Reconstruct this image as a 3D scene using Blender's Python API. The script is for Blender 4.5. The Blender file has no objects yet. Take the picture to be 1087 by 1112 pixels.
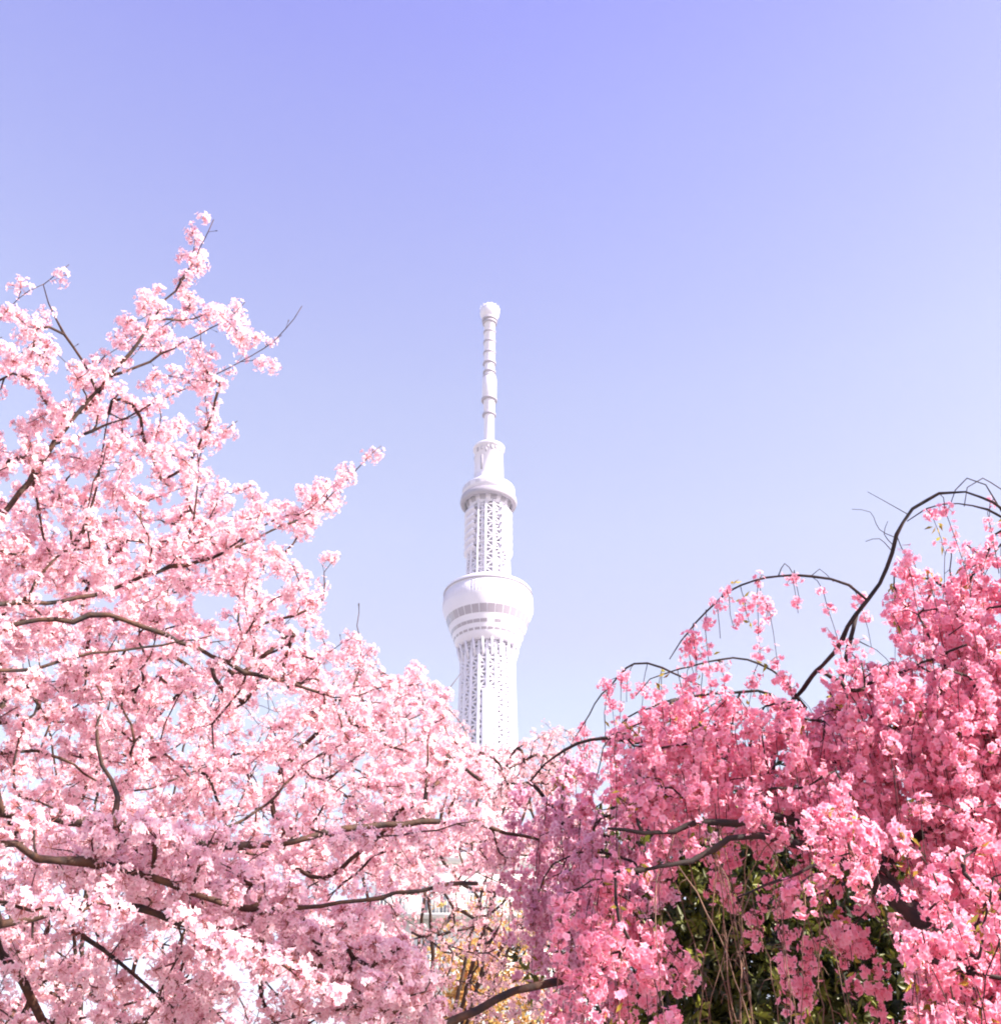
import bpy, math
import numpy as np
from mathutils import Vector

C = bpy.context.scene
COL = C.collection
rng = np.random.default_rng(7)

# ------------------------------------------------------------------ camera
PITCH = 31.594
F = 1220.0            # focal length in photo pixels (photo 1087 x 1112)
CAM = np.array([0.0, 0.0, 1.6])
cd = bpy.data.cameras.new("camera")
cd.sensor_fit = 'HORIZONTAL'
cd.sensor_width = 36.0
cd.lens = 36.0 * F / 1087.0
cd.clip_start = 0.05
cd.clip_end = 20000
co = bpy.data.objects.new("camera", cd)
co.location = CAM
co.rotation_euler = (math.radians(90 + PITCH), 0, 0)
COL.objects.link(co)
C.camera = co

# ------------------------------------------------------------------ sky, sun, exposure
SUN_AZ = 114.0        # clockwise from the view direction
SUN_EL = 36.0
w = bpy.data.worlds.new("World")
C.world = w
w.use_nodes = True
nt = w.node_tree
nt.nodes.clear()
out = nt.nodes.new("ShaderNodeOutputWorld")
bg = nt.nodes.new("ShaderNodeBackground")
sky = nt.nodes.new("ShaderNodeTexSky")
sky.sky_type = 'NISHITA'
sky.sun_disc = False
sky.sun_elevation = math.radians(SUN_EL)
sky.sun_rotation = math.radians(SUN_AZ)
sky.air_density = 1.0
sky.dust_density = 0.7
sky.ozone_density = 1.4
tc = nt.nodes.new("ShaderNodeTexCoord")
sep = nt.nodes.new("ShaderNodeSeparateXYZ")
ramp = nt.nodes.new("ShaderNodeValToRGB")
mul = nt.nodes.new("ShaderNodeMix")
mul.data_type = 'RGBA'
mul.blend_type = 'MULTIPLY'
mul.inputs[0].default_value = 1.0
nt.links.new(tc.outputs['Generated'], sep.inputs[0])
nt.links.new(sep.outputs['Z'], ramp.inputs[0])
nt.links.new(sky.outputs[0], mul.inputs[6])
nt.links.new(ramp.outputs[0], mul.inputs[7])
nt.links.new(mul.outputs[2], bg.inputs[0])
nt.links.new(bg.outputs[0], out.inputs[0])
# white balance of the clear spring sky by height above the horizon (sine of elevation)
SKY_TINT = [(0.0, (0.45, 0.42, 0.50)), (0.2, (0.55, 0.47, 0.46)), (0.376, (0.70, 0.54, 0.46)), (0.424, (0.76, 0.54, 0.49)), (0.502, (0.83, 0.60, 0.54)),
            (0.606, (0.82, 0.60, 0.60)), (0.697, (0.74, 0.54, 0.66)), (0.775, (0.66, 0.48, 0.71)), (0.824, (0.59, 0.42, 0.74)), (1.0, (0.55, 0.40, 0.68))]
while len(ramp.color_ramp.elements) > 1:
    ramp.color_ramp.elements.remove(ramp.color_ramp.elements[-1])
for i, (p, c) in enumerate(SKY_TINT):
    e = ramp.color_ramp.elements[0] if i == 0 else ramp.color_ramp.elements.new(p)
    e.position = p
    e.color = (*c, 1)
bg.inputs[1].default_value = 0.15

sd = bpy.data.lights.new("sun", 'SUN')
sd.energy = 5.0
sd.angle = math.radians(0.6)
sd.color = (1.0, 0.91, 0.79)
so = bpy.data.objects.new("sun", sd)
a, el = math.radians(SUN_AZ), math.radians(SUN_EL)
SUN = Vector((math.sin(a) * math.cos(el), math.cos(a) * math.cos(el), math.sin(el)))
so.rotation_euler = SUN.to_track_quat('Z', 'Y').to_euler()
so.location = (20, -15, 30)
COL.objects.link(so)

C.view_settings.view_transform = 'Standard'
C.view_settings.look = 'None'
C.view_settings.exposure = 1.9
C.view_settings.gamma = 1.0
C.view_settings.use_curve_mapping = False
C.render.engine = 'CYCLES'
C.cycles.max_bounces = 12
C.cycles.diffuse_bounces = 10
C.cycles.glossy_bounces = 2
C.cycles.transmission_bounces = 8
C.cycles.transparent_max_bounces = 4
C.cycles.filter_width = 2.0

# ------------------------------------------------------------------ helpers
_p = math.radians(PITCH)
FW = np.array([0, math.cos(_p), math.sin(_p)])
UP = np.array([0, -math.sin(_p), math.cos(_p)])
RT = np.array([1.0, 0, 0])


def P(x, y, d):
    """world point seen at photo pixel (x, y) at distance d metres"""
    v = FW + RT * (x - 543.5) / F + UP * (556 - y) / F
    return CAM + v / np.linalg.norm(v) * d


def PP(x, y, d):
    x, y, d = map(np.asarray, (x, y, d))
    v = FW[None] + RT[None] * ((x - 543.5) / F)[:, None] + UP[None] * ((556 - y) / F)[:, None]
    return CAM + v / np.linalg.norm(v, axis=1)[:, None] * d[:, None]


class Buf:
    """collects quads and triangles, then makes ONE mesh object"""
    def __init__(s):
        s.v, s.q, s.t, s.c, s.n = [], [], [], [], 0
        s.mq = []

    def add(s, v, q=None, t=None, col=None):
        v = np.asarray(v, float).reshape(-1, 3)
        if q is not None and len(q):
            s.q.append(np.asarray(q, int).reshape(-1, 4) + s.n)
        if t is not None and len(t):
            s.t.append(np.asarray(t, int).reshape(-1, 3) + s.n)
        s.v.append(v)
        if col is not None:
            s.c.append(np.asarray(col, float).reshape(-1, 3))
        s.n += len(v)

    def build(s, name, mat, parent=None, smooth=False):
        me = bpy.data.meshes.new(name)
        v = np.concatenate(s.v) if s.v else np.zeros((0, 3))
        q = np.concatenate(s.q) if s.q else np.zeros((0, 4), int)
        t = np.concatenate(s.t) if s.t else np.zeros((0, 3), int)
        o = bpy.data.objects.new(name, me)
        if parent is not None:
            v = v - np.array(world_loc(parent))
        me.vertices.add(len(v))
        me.vertices.foreach_set('co', v.astype(np.float32).ravel())
        nl = q.size + t.size
        me.loops.add(nl)
        me.loops.foreach_set('vertex_index', np.concatenate([q.ravel(), t.ravel()]).astype(np.int32))
        me.polygons.add(len(q) + len(t))
        st = np.concatenate([np.arange(len(q)) * 4, q.size + np.arange(len(t)) * 3])
        me.polygons.foreach_set('loop_start', st.astype(np.int32))
        if smooth:
            me.polygons.foreach_set('use_smooth', np.ones(len(q) + len(t), bool))
        me.update(calc_edges=True)
        if s.c:
            c = np.concatenate(s.c)
            at = me.color_attributes.new('Col', 'FLOAT_COLOR', 'POINT')
            at.data.foreach_set('color', np.concatenate([c, np.ones((len(c), 1))], 1).astype(np.float32).ravel())
        me.materials.append(mat)
        COL.objects.link(o)
        if parent is not None:
            o.parent = parent
        return o


def world_loc(o):
    l = np.array(o.location)
    while o.parent:
        o = o.parent
        l = l + np.array(o.location)
    return l


def empty(name, loc):
    o = bpy.data.objects.new(name, None)
    o.location = loc
    o.empty_display_size = 0.5
    COL.objects.link(o)
    return o


def tag(o, label=None, cat=None, group=None, kind=None):
    if label: o['label'] = label
    if cat: o['category'] = cat
    if group: o['group'] = group
    if kind: o['kind'] = kind
    return o


def tube(buf, pts, rad, n=6, cap=True):
    pts = np.asarray(pts, float)
    m = len(pts)
    if m < 2:
        return
    rad = np.broadcast_to(np.asarray(rad, float), (m,))
    tan = np.gradient(pts, axis=0)
    tan /= np.linalg.norm(tan, axis=1)[:, None] + 1e-12
    ref = np.array([0.13, 0.21, 0.97]) if abs(tan[0, 2]) < 0.9 else np.array([1.0, 0.1, 0.0])
    u = np.zeros((m, 3))
    u[0] = ref - tan[0] * (ref @ tan[0])
    u[0] /= np.linalg.norm(u[0])
    for i in range(1, m):
        a = u[i - 1] - tan[i] * (u[i - 1] @ tan[i])
        l = np.linalg.norm(a)
        u[i] = a / l if l > 1e-6 else u[i - 1]
    b = np.cross(tan, u)
    an = np.arange(n) * 2 * math.pi / n
    ring = (np.cos(an)[None, :, None] * u[:, None] + np.sin(an)[None, :, None] * b[:, None]) * rad[:, None, None]
    v = (pts[:, None] + ring).reshape(-1, 3)
    i = np.arange(m - 1)[:, None] * n
    j = np.arange(n)[None]
    q = np.stack([i + j, i + (j + 1) % n, i + n + (j + 1) % n, i + n + j], -1).reshape(-1, 4)
    t = None
    if cap:
        v = np.concatenate([v, pts[-1:], pts[:1]])
        k = (m - 1) * n
        t = [[k + jj, k + (jj + 1) % n, m * n] for jj in range(n)] + [[(jj + 1) % n, jj, m * n + 1] for jj in range(n)]
    buf.add(v, q, t)


def spline(pts, step=0.08):
    """Catmull-Rom through pts, resampled about every step metres"""
    pts = np.asarray(pts, float)
    if len(pts) < 3:
        n = max(2, int(np.linalg.norm(pts[1] - pts[0]) / step) + 1)
        return pts[0] + (pts[1] - pts[0]) * np.linspace(0, 1, n)[:, None]
    e = np.concatenate([[2 * pts[0] - pts[1]], pts, [2 * pts[-1] - pts[-2]]])
    o = []
    for i in range(len(pts) - 1):
        p0, p1, p2, p3 = e[i:i + 4]
        n = max(1, int(np.linalg.norm(p2 - p1) / step))
        t = (np.arange(n) / n)[:, None]
        o.append(0.5 * (2 * p1 + (p2 - p0) * t + (2 * p0 - 5 * p1 + 4 * p2 - p3) * t ** 2 + (-p0 + 3 * p1 - 3 * p2 + p3) * t ** 3))
    o.append(pts[-1:])
    return np.concatenate(o)


def lathe(buf, prof, cx, cy, n=48, close=False):
    prof = list(prof)
    m = len(prof)
    an = np.arange(n) * 2 * math.pi / n
    v = np.array([[cx + r * math.cos(t), cy + r * math.sin(t), z] for z, r in prof for t in an])
    q = [[i * n + j, i * n + (j + 1) % n, (i + 1) * n + (j + 1) % n, (i + 1) * n + j]
         for i in range(m - 1) for j in range(n)]
    if close:
        q += [[(m - 1) * n + j, (m - 1) * n + (j + 1) % n, (j + 1) % n, j] for j in range(n)]
    buf.add(v, q)


def box(buf, c, s, rz=0.0):
    cx, cy, cz = c
    x, y, z = s[0] / 2, s[1] / 2, s[2] / 2
    v = np.array([[i, j, k] for k in (-z, z) for j in (-y, y) for i in (-x, x)])
    cr, sr = math.cos(rz), math.sin(rz)
    v = np.stack([v[:, 0] * cr - v[:, 1] * sr + cx, v[:, 0] * sr + v[:, 1] * cr + cy, v[:, 2] + cz], 1)
    buf.add(v, [[0, 2, 3, 1], [4, 5, 7, 6], [0, 1, 5, 4], [2, 6, 7, 3], [0, 4, 6, 2], [1, 3, 7, 5]])


# ------------------------------------------------------------------ materials
def mat(name, col=(0.5, 0.5, 0.5), rough=0.6, var=None, scale=8.0, bump=0.0, metallic=0.0, spec=0.5):
    m = bpy.data.materials.new(name)
    m.use_nodes = True
    t = m.node_tree
    b = t.nodes['Principled BSDF']
    b.inputs['Roughness'].default_value = rough
    b.inputs['Metallic'].default_value = metallic
    b.inputs['Specular IOR Level'].default_value = spec
    b.inputs['Base Color'].default_value = (*col, 1)
    if var or bump:
        tcn = t.nodes.new('ShaderNodeTexCoord')
        nz = t.nodes.new('ShaderNodeTexNoise')
        nz.inputs['Scale'].default_value = scale
        nz.inputs['Detail'].default_value = 8
        t.links.new(tcn.outputs['Object'], nz.inputs['Vector'])
        if var:
            r = t.nodes.new('ShaderNodeValToRGB')
            r.color_ramp.elements[0].position = 0.35
            r.color_ramp.elements[1].position = 0.68
            r.color_ramp.elements[0].color = (*col, 1)
            r.color_ramp.elements[1].color = (*var, 1)
            t.links.new(nz.outputs['Fac'], r.inputs[0])
            t.links.new(r.outputs[0], b.inputs['Base Color'])
        if bump:
            bp = t.nodes.new('ShaderNodeBump')
            bp.inputs['Strength'].default_value = bump
            bp.inputs['Distance'].default_value = 0.02
            t.links.new(nz.outputs['Fac'], bp.inputs['Height'])
            t.links.new(bp.outputs[0], b.inputs['Normal'])
    return m


def petal_mat(name, trans=0.4, gloss=0.0, rough=0.4):
    """thin petals or leaves: colour from the mesh, light passes through"""
    m = bpy.data.materials.new(name)
    m.use_nodes = True
    t = m.node_tree
    t.nodes.clear()
    o = t.nodes.new('ShaderNodeOutputMaterial')
    at = t.nodes.new('ShaderNodeAttribute')
    at.attribute_name = 'Col'
    d = t.nodes.new('ShaderNodeBsdfDiffuse')
    tr = t.nodes.new('ShaderNodeBsdfTranslucent')
    mx = t.nodes.new('ShaderNodeMixShader')
    mx.inputs[0].default_value = trans
    t.links.new(at.outputs['Color'], d.inputs[0])
    t.links.new(at.outputs['Color'], tr.inputs[0])
    t.links.new(d.outputs[0], mx.inputs[1])
    t.links.new(tr.outputs[0], mx.inputs[2])
    last = mx
    if gloss:
        g = t.nodes.new('ShaderNodeBsdfGlossy')
        g.inputs['Roughness'].default_value = rough
        g.inputs[0].default_value = (1, 1, 1, 1)
        m2 = t.nodes.new('ShaderNodeMixShader')
        m2.inputs[0].default_value = gloss
        t.links.new(mx.outputs[0], m2.inputs[1])
        t.links.new(g.outputs[0], m2.inputs[2])
        last = m2
    t.links.new(last.outputs[0], o.inputs[0])
    return m


M_bark = mat('cherry_bark', (0.011, 0.006, 0.007), 0.8, (0.075, 0.028, 0.012), 14.0, 1.0)
M_bark2 = mat('weeping_bark', (0.010, 0.006, 0.008), 0.85, (0.040, 0.020, 0.016), 9.0, 0.9)
M_bark3 = mat('evergreen_bark', (0.04, 0.03, 0.025), 0.9, (0.10, 0.08, 0.06), 6.0, 0.6)
M_petal = petal_mat('blossom_petals', 0.54)
M_leaf = petal_mat('evergreen_leaves', 0.15, 0.025, 0.45)
M_leaf2 = petal_mat('young_leaves', 0.4)
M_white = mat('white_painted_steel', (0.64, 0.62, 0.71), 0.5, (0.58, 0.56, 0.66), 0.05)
M_core = mat('pale_core_panels', (0.42, 0.41, 0.48), 0.6, (0.36, 0.35, 0.42), 0.04)
M_glass = mat('observatory_glass', (0.24, 0.21, 0.27), 0.15, spec=0.8)
M_grey = mat('grey_steel', (0.27, 0.25, 0.31), 0.5)
M_wall = mat('white_render', (0.80, 0.79, 0.76), 0.7, (0.74, 0.73, 0.70), 0.3)
M_wglass = mat('window_glass', (0.28, 0.30, 0.34), 0.1, spec=0.8)
M_ground = mat('park_ground', (0.17, 0.15, 0.13), 0.95, (0.28, 0.25, 0.23), 0.6, 0.5)

# ------------------------------------------------------------------ ground
g = Buf()
N = 40
xs = np.sign(np.linspace(-1, 1, N)) * np.abs(np.linspace(-1, 1, N)) ** 3 * 6000
gv = np.array([[x, y, 0.0] for y in xs for x in xs])
gq = [[j * N + i, j * N + i + 1, (j + 1) * N + i + 1, (j + 1) * N + i] for j in range(N - 1) for i in range(N - 1)]
g.add(gv, gq)
tag(g.build('ground', M_ground), kind='structure')

# ------------------------------------------------------------------ tower
DT = 700.0


def ty(y, R=0.0):
    """height of a ring of radius R whose near side is seen at photo row y"""
    e = _p + math.atan((556 - y) / F)
    return CAM[2] + (DT - R) * math.tan(e)


TX = -8.8
tower = empty('broadcasting_tower', (TX, DT, 0))
tag(tower, 'tall white lattice tower with two round observation decks and a banded antenna mast', 'tower')
cx, cy = TX, DT


def lat(buf, z0, z1, R0, R1, nc, nr, rc, rr, diag=True, twist=0.0, phase=0.0):
    """ring-and-column lattice of a round shaft"""
    zs = np.linspace(z0, z1, nr + 1)
    for k in range(nc):
        a0 = phase + 2 * math.pi * k / nc
        pts = []
        for z in zs:
            f = (z - z0) / (z1 - z0)
            R = R0 + (R1 - R0) * f
            an = a0 + twist * f
            pts.append((cx + R * math.cos(an), cy + R * math.sin(an), z))
        tube(buf, pts, rc, 6)
        if diag:
            for i in range(nr):
                f0, f1 = i / nr, (i + 1) / nr
                s = 1 if i % 2 else -1
                A = a0 + twist * f0
                B = a0 + twist * f1 + s * 2 * math.pi / nc
                Ra, Rb = R0 + (R1 - R0) * f0, R0 + (R1 - R0) * f1
                tube(buf, [(cx + Ra * math.cos(A), cy + Ra * math.sin(A), zs[i]),
                           (cx + Rb * math.cos(B), cy + Rb * math.sin(B), zs[i + 1])], rr, 5, cap=False)
    for i, z in enumerate(zs):
        R = R0 + (R1 - R0) * i / nr
        an = np.linspace(0, 2 * math.pi, 49)
        tube(buf, np.stack([cx + R * np.cos(an), cy + R * np.sin(an), np.full(49, z)], 1), rr, 5, cap=False)


# lower lattice shaft and its core
b = Buf()
lat(b, 0, 200, 32, 19.6, 20, 24, 1.25, 0.8, True)
lat(b, 200, 324, 19.6, 17.2, 20, 24, 1.3, 0.85, True)
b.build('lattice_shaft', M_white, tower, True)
b = Buf()
lathe(b, [(0, 18), (200, 15.8), (325, 14.2)], cx, cy, 40)
b.build('core_shaft', M_core, tower, True)
b = Buf()     # two solid service columns on the near side
for a_ in (-95, -82):
    aa = math.radians(a_)
    tube(b, [(cx + 21 * math.cos(aa), cy + 21 * math.sin(aa), 0), (cx + 18.6 * math.cos(aa), cy + 18.6 * math.sin(aa), 200), (cx + 17.6 * math.cos(aa), cy + 17.6 * math.sin(aa), 286)], 2.0, 8)
b.build('service_column', M_white, tower, True)

# main observation deck
deck_prof = [(375, 14), (373.0, 17), (369.4, 24), (365.6, 29.8), (364.6, 30.6), (363.0, 30.9), (362.4, 30.2), (361.4, 30.2), (361.0, 30.7), (352, 31.4), (350.5, 31.3)]
z1, z2 = 350.5, 322.0
R1, R2 = 31.3, 21.0


def rz_(z):
    return R1 + (R2 - R1) * (z1 - z) / (z1 - z2)


for z in (343.5, 338.0, 334.0, 331.4, 328.4, 326.4, 322.0):
    deck_prof.append((z, rz_(z)))
deck_prof += [(321.2, 19.5), (323.0, 16.5)]
b = Buf()
lathe(b, deck_prof, cx, cy, 96)
for k in range(96):
    an = 2 * math.pi * k / 96
    c_, s_ = math.cos(an), math.sin(an)
    tube(b, [(cx + 30.85 * c_, cy + 30.85 * s_, 360.6), (cx + 31.45 * c_, cy + 31.45 * s_, 352)], 0.16, 4)
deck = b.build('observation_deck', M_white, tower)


def win_row(z_top, z_bot, n, gap, off=0.12, skip=()):
    for k in range(n):
        if k in skip or math.sin(2 * math.pi * (k + .5) / n) > 0.3:
            continue
        b = Buf()
        a0 = 2 * math.pi * (k + gap / 2) / n
        a1 = 2 * math.pi * (k + 1 - gap / 2) / n
        m = 4
        aa = np.linspace(a0, a1, m)
        v = []
        for z in (z_top, z_bot):
            R = rz_(z) + off
            for t in aa:
                v.append((cx + R * math.cos(t), cy + R * math.sin(t), z))
        b.add(v, [[i, i + 1, m + i + 1, m + i] for i in range(m - 1)])
        b.build('window', M_glass, deck)


win_row(343.2, 337.6, 32, 0.10)
win_row(333.6, 331.4, 32, 0.08, skip=(24, 26, 27, 28, 5, 11))
win_row(328.4, 326.8, 32, 0.22)
b = Buf()      # rim gutter under the roof edge
lathe(b, [(363.1, 30.95), (362.9, 31.15), (362.5, 31.15), (362.5, 30.3)], cx, cy, 96)
b.build('roof_rim', M_grey, deck, True)
b = Buf()      # brackets joining deck and lattice
for k in range(20):
    an = 2 * math.pi * (k + 0.5) / 20
    c_, s_ = math.cos(an), math.sin(an)
    tube(b, [(cx + 20.8 * c_, cy + 20.8 * s_, 322.2), (cx + 17.4 * c_, cy + 17.4 * s_, 310)], 0.8, 6)
b.build('bracket', M_white, deck)

# upper lattice with side platforms
b = Buf()
lat(b, 373, 436, 15.2, 14.0, 16, 12, 0.85, 0.5, True, phase=math.radians(15))
b.build('upper_lattice', M_white, tower, True)
b = Buf()
lathe(b, [(374, 9.5), (438, 9.0)], cx, cy, 24)
b.build('upper_core', M_core, tower, True)
b = Buf()
for a_ in (-108, -72):
    aa = math.radians(a_)
    tube(b, [(cx + 13.2 * math.cos(aa), cy + 13.2 * math.sin(aa), 374), (cx + 12.2 * math.cos(aa), cy + 12.2 * math.sin(aa), 438)], 1.5, 8)
b.build('upper_column', M_white, tower, True)
for lv in range(6):
    z = 427 - lv * 6.2
    for side in (-1, 1):
        b = Buf()
        base = 0.0 if side > 0 else math.pi
        aa = np.linspace(base - 0.95, base + 0.62, 12) if side > 0 else np.linspace(base - 0.62, base + 0.95, 12)
        prof = [(z - 1.6, 9.2), (z - 1.4, 14.0), (z + 0.2, 17.4), (z + 2.0, 17.4), (z + 2.0, 9.2)]
        m, n = len(prof), len(aa)
        v = [(cx + r * math.cos(t), cy + r * math.sin(t), zz) for zz, r in prof for t in aa]
        q = [[i * n + j, i * n + j + 1, (i + 1) * n + j + 1, (i + 1) * n + j] for i in range(m - 1) for j in range(n - 1)]
        b.add(v, q)
        b.build('antenna_platform', M_white, tower)

# upper deck and its ring walkway
b = Buf()
lathe(b, [(463, 10.8), (458, 11.0), (455.5, 13.2), (452.6, 17.2), (451.2, 18.9), (450.4, 19.3), (444.4, 19.5), (443.8, 17.0), (440.0, 16.4), (433.0, 14.0)], cx, cy, 72)
ud = b.build('upper_deck', M_white, tower, True)
b = Buf()
lathe(b, [(443.2, 18.6), (442.6, 20.4), (439.4, 20.9), (437.2, 20.2), (436.6, 18.4), (438.0, 17.2), (442.0, 17.2)], cx, cy, 72, True)
b.build('ring_walkway', M_grey, ud, True)
M_pale = mat('pale_glass', (0.45, 0.43, 0.5), 0.3)
for k in range(30):
    if k % 5 == 4 or math.sin(2 * math.pi * (k + .5) / 30) > 0.3:
        continue
    b = Buf()
    a0, a1 = 2 * math.pi * (k + .1) / 30, 2 * math.pi * (k + .9) / 30
    v = [(cx + R * math.cos(t), cy + R * math.sin(t), z) for z, R in ((449.8, 19.46), (446.6, 19.58)) for t in (a0, (a0 + a1) / 2, a1)]
    b.add(v, [[0, 1, 4, 3], [1, 2, 5, 4]])
    b.build('window', M_pale, ud)
for k in range(12):
    b = Buf()
    a0, a1 = 2 * math.pi * (k + .22) / 12, 2 * math.pi * (k + .78) / 12
    v = [(cx + R * math.cos(t), cy + R * math.sin(t), z) for z, R in ((439.0, 16.35), (434.6, 14.75)) for t in (a0, (a0 + a1) / 2, a1)]
    b.add(v, [[0, 1, 4, 3], [1, 2, 5, 4]])
    b.build('soffit_opening', M_grey, ud)

# cylinder below the antenna
b = Buf()
lathe(b, [(488.5, 4.0), (488.5, 11.9), (486.6, 11.9), (486.4, 10.6), (462, 10.9)], cx, cy, 48)
gt = b.build('upper_cylinder', M_white, tower, True)
for (aa, z, h, wd) in ((-118, 470, 13, 1.7), (-118, 483, 3, 1.4), (-100, 481, 4.5, 1.2), (-93, 483.5, 2.6, 1.4), (-76, 483, 3.5, 1.6), (-60, 483.6, 2.4, 1.5), (-140, 483, 3.4, 1.6), (-40, 483, 3, 1.6), (60, 475, 10, 2), (120, 480, 5, 2), (170, 480, 5, 2)):
    t = math.radians(aa)
    b = Buf()
    box(b, (cx + 10.85 * math.cos(t), cy + 10.85 * math.sin(t), z), (0.35, wd, h), t)
    b.build('panel_opening', M_grey, gt)

# antenna mast
mast = Buf()
mw = 926 / F * 0.96


def mp(y, px, R=None):
    R = px / 2 * mw
    return (ty(y, R), R)


prof = [(486, 4.3)] + [mp(y, p_) for y, p_ in ((470, 10.6), (448, 10.6), (447, 11.6), (430, 11.8), (427, 15.2), (407, 15.2), (405, 10.8), (391, 10.8), (389, 12), (345, 12), (344, 14), (337, 13))]
lathe(mast, prof, cx, cy, 24)
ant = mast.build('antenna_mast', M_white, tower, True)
for y, p_ in ((446.5, 14.5), (429.5, 17), (405.5, 14.5), (400.5, 14), (390.5, 14.5), (379.5, 14), (367.8, 14), (357, 14), (346, 16), (342.5, 17.5)):
    rb = Buf()
    R = p_ / 2 * mw
    z = ty(y, R)
    lathe(rb, [(z - 0.9, R - 1.5), (z - 0.8, R), (z + 0.8, R), (z + 0.9, R - 1.5)], cx, cy, 24, True)
    rb.build('mast_ring', M_grey, ant)
rb = Buf()
zt = ty(327, 7)
lathe(rb, [(zt - 12, 4.8), (zt - 9.5, 7.6), (zt - 6.0, 8.0), (zt - 2.6, 7.6), (zt - 2.2, 6.2), (zt - 0.2, 5.8), (zt, 0.1)], cx, cy, 24)
for k in range(14):
    t = 2 * math.pi * k / 14
    tube(rb, [(cx + 7.9 * math.cos(t), cy + 7.9 * math.sin(t), zt - 4), (cx + 8.0 * math.cos(t), cy + 8.0 * math.sin(t), zt - 1.2)], 0.18, 4)
rb.build('mast_head', M_white, tower)

# ------------------------------------------------------------------ white building behind the trees
BD = 62.0


def bz(y):
    e = _p + math.atan((556 - y) / F)
    return CAM[2] + BD * math.tan(e)


bx0, bx1 = P(400, 1000, BD)[0] * 1.02, P(655, 1000, BD)[0] * 1.02
ztop = bz(938)
house = empty('apartment_building', ((bx0 + bx1) / 2, BD, 0))
tag(house, 'white apartment building with rows of windows, glimpsed through the blossoms low in the middle', 'building')
b = Buf()
box(b, ((bx0 + bx1) / 2, BD + 5, ztop / 2), (bx1 - bx0, 10, ztop))
b.build('wall', M_wall, house)
b = Buf()
box(b, ((bx0 + bx1) / 2, BD + 5, ztop + 0.25), (bx1 - bx0 + 0.6, 10.6, 0.5))
b.build('roof', M_wall, house)
nfl = int(ztop // 3.0)
wn = 5
for fl in range(nfl):
    z = ztop - 1.7 - fl * 3.0
    bb = Buf()
    box(bb, ((bx0 + bx1) / 2, BD - 0.45, z - 1.15), (bx1 - bx0 - 0.6, 0.9, 0.14))
    sl = bb.build('balcony', M_wall, house)
    bb = Buf()
    for k in range(60):
        xx = bx0 + 0.4 + (bx1 - bx0 - 0.8) * k / 59
        box(bb, (xx, BD - 0.86, z - 0.62), (0.035, 0.035, 0.92))
    box(bb, ((bx0 + bx1) / 2, BD - 0.86, z - 0.13), (bx1 - bx0 - 0.7, 0.06, 0.06))
    bb.build('railing', M_wall, sl)
    for k in range(wn):
        xx = bx0 + (bx1 - bx0) * (k + 0.5) / wn
        fb = Buf()
        box(fb, (xx, BD - 0.02, z - 0.1), (1.75, 0.08, 1.9))
        fr = fb.build('window', M_wall, house)
        pb = Buf()
        for s in (-1, 1):
            box(pb, (xx + s * 0.41, BD - 0.07, z - 0.1), (0.74, 0.03, 1.7))
        pb.build('pane', M_wglass, fr)

# ------------------------------------------------------------------ blossoms
def flower_buf(buf, cen, nrm, size, tipc, basec, double=False):
    """five cupped petals per flower, vectorised. cen,nrm (N,3) size (N,) colours (N,3)"""
    N = len(cen)
    if N == 0:
        return
    r = rng.normal(size=(N, 3))
    u = np.cross(nrm, r)
    u /= np.linalg.norm(u, axis=1)[:, None] + 1e-9
    w_ = np.cross(nrm, u)
    cup = rng.uniform(0.05, 0.75, N)
    rings = ((0.0, 1.0, 1.0),) if not double else ((0.0, 1.0, 1.0), (0.63, 0.72, 2.0))
    for ph, sc, cu in rings:
        np_ = 5
        vs = np.zeros((N, 1 + 3 * np_, 3))
        cs = np.zeros((N, 1 + 3 * np_, 3))
        vs[:, 0] = cen
        cs[:, 0] = basec
        for k in range(np_):
            a0 = ph + 2 * math.pi * k / np_ + rng.uniform(-.12, .12, N)
            for j, (da, rr, hh) in enumerate(((-0.52, 0.72, 0.30), (0.0, 1.0, 0.5), (0.52, 0.72, 0.30))):
                an = a0 + da
                L = size * sc * rr * rng.uniform(0.88, 1.1, N)
                p = cen + (u * np.cos(an)[:, None] + w_ * np.sin(an)[:, None]) * L[:, None] + nrm * (size * sc * hh * cup * cu)[:, None]
                vs[:, 1 + 3 * k + j] = p
                cs[:, 1 + 3 * k + j] = tipc * (1.0 if j == 1 else 0.97)
        q = np.array([[0, 1 + 3 * k, 2 + 3 * k, 3 + 3 * k] for k in range(np_)])
        Q = (np.arange(N) * (1 + 3 * np_))[:, None, None] + q[None]
        buf.add(vs.reshape(-1, 3), Q.reshape(-1, 4), None, cs.reshape(-1, 3))


def pedicels(buf, a, b_, wdt, col):
    """thin stalks a -> b as narrow quads"""
    N = len(a)
    d = b_ - a
    s = np.cross(d, rng.normal(size=(N, 3)))
    s /= np.linalg.norm(s, axis=1)[:, None] + 1e-9
    s *= wdt
    vs = np.stack([a - s, a + s, b_ + s * 1.8, b_ - s * 1.8], 1)
    Q = (np.arange(N) * 4)[:, None] + np.arange(4)[None]
    buf.add(vs.reshape(-1, 3), Q, None, np.broadcast_to(np.asarray(col)[None, None], (N, 4, 3)).reshape(-1, 3))


def unit(n):
    v = rng.normal(size=(n, 3))
    return v / np.linalg.norm(v, axis=1)[:, None]


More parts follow.
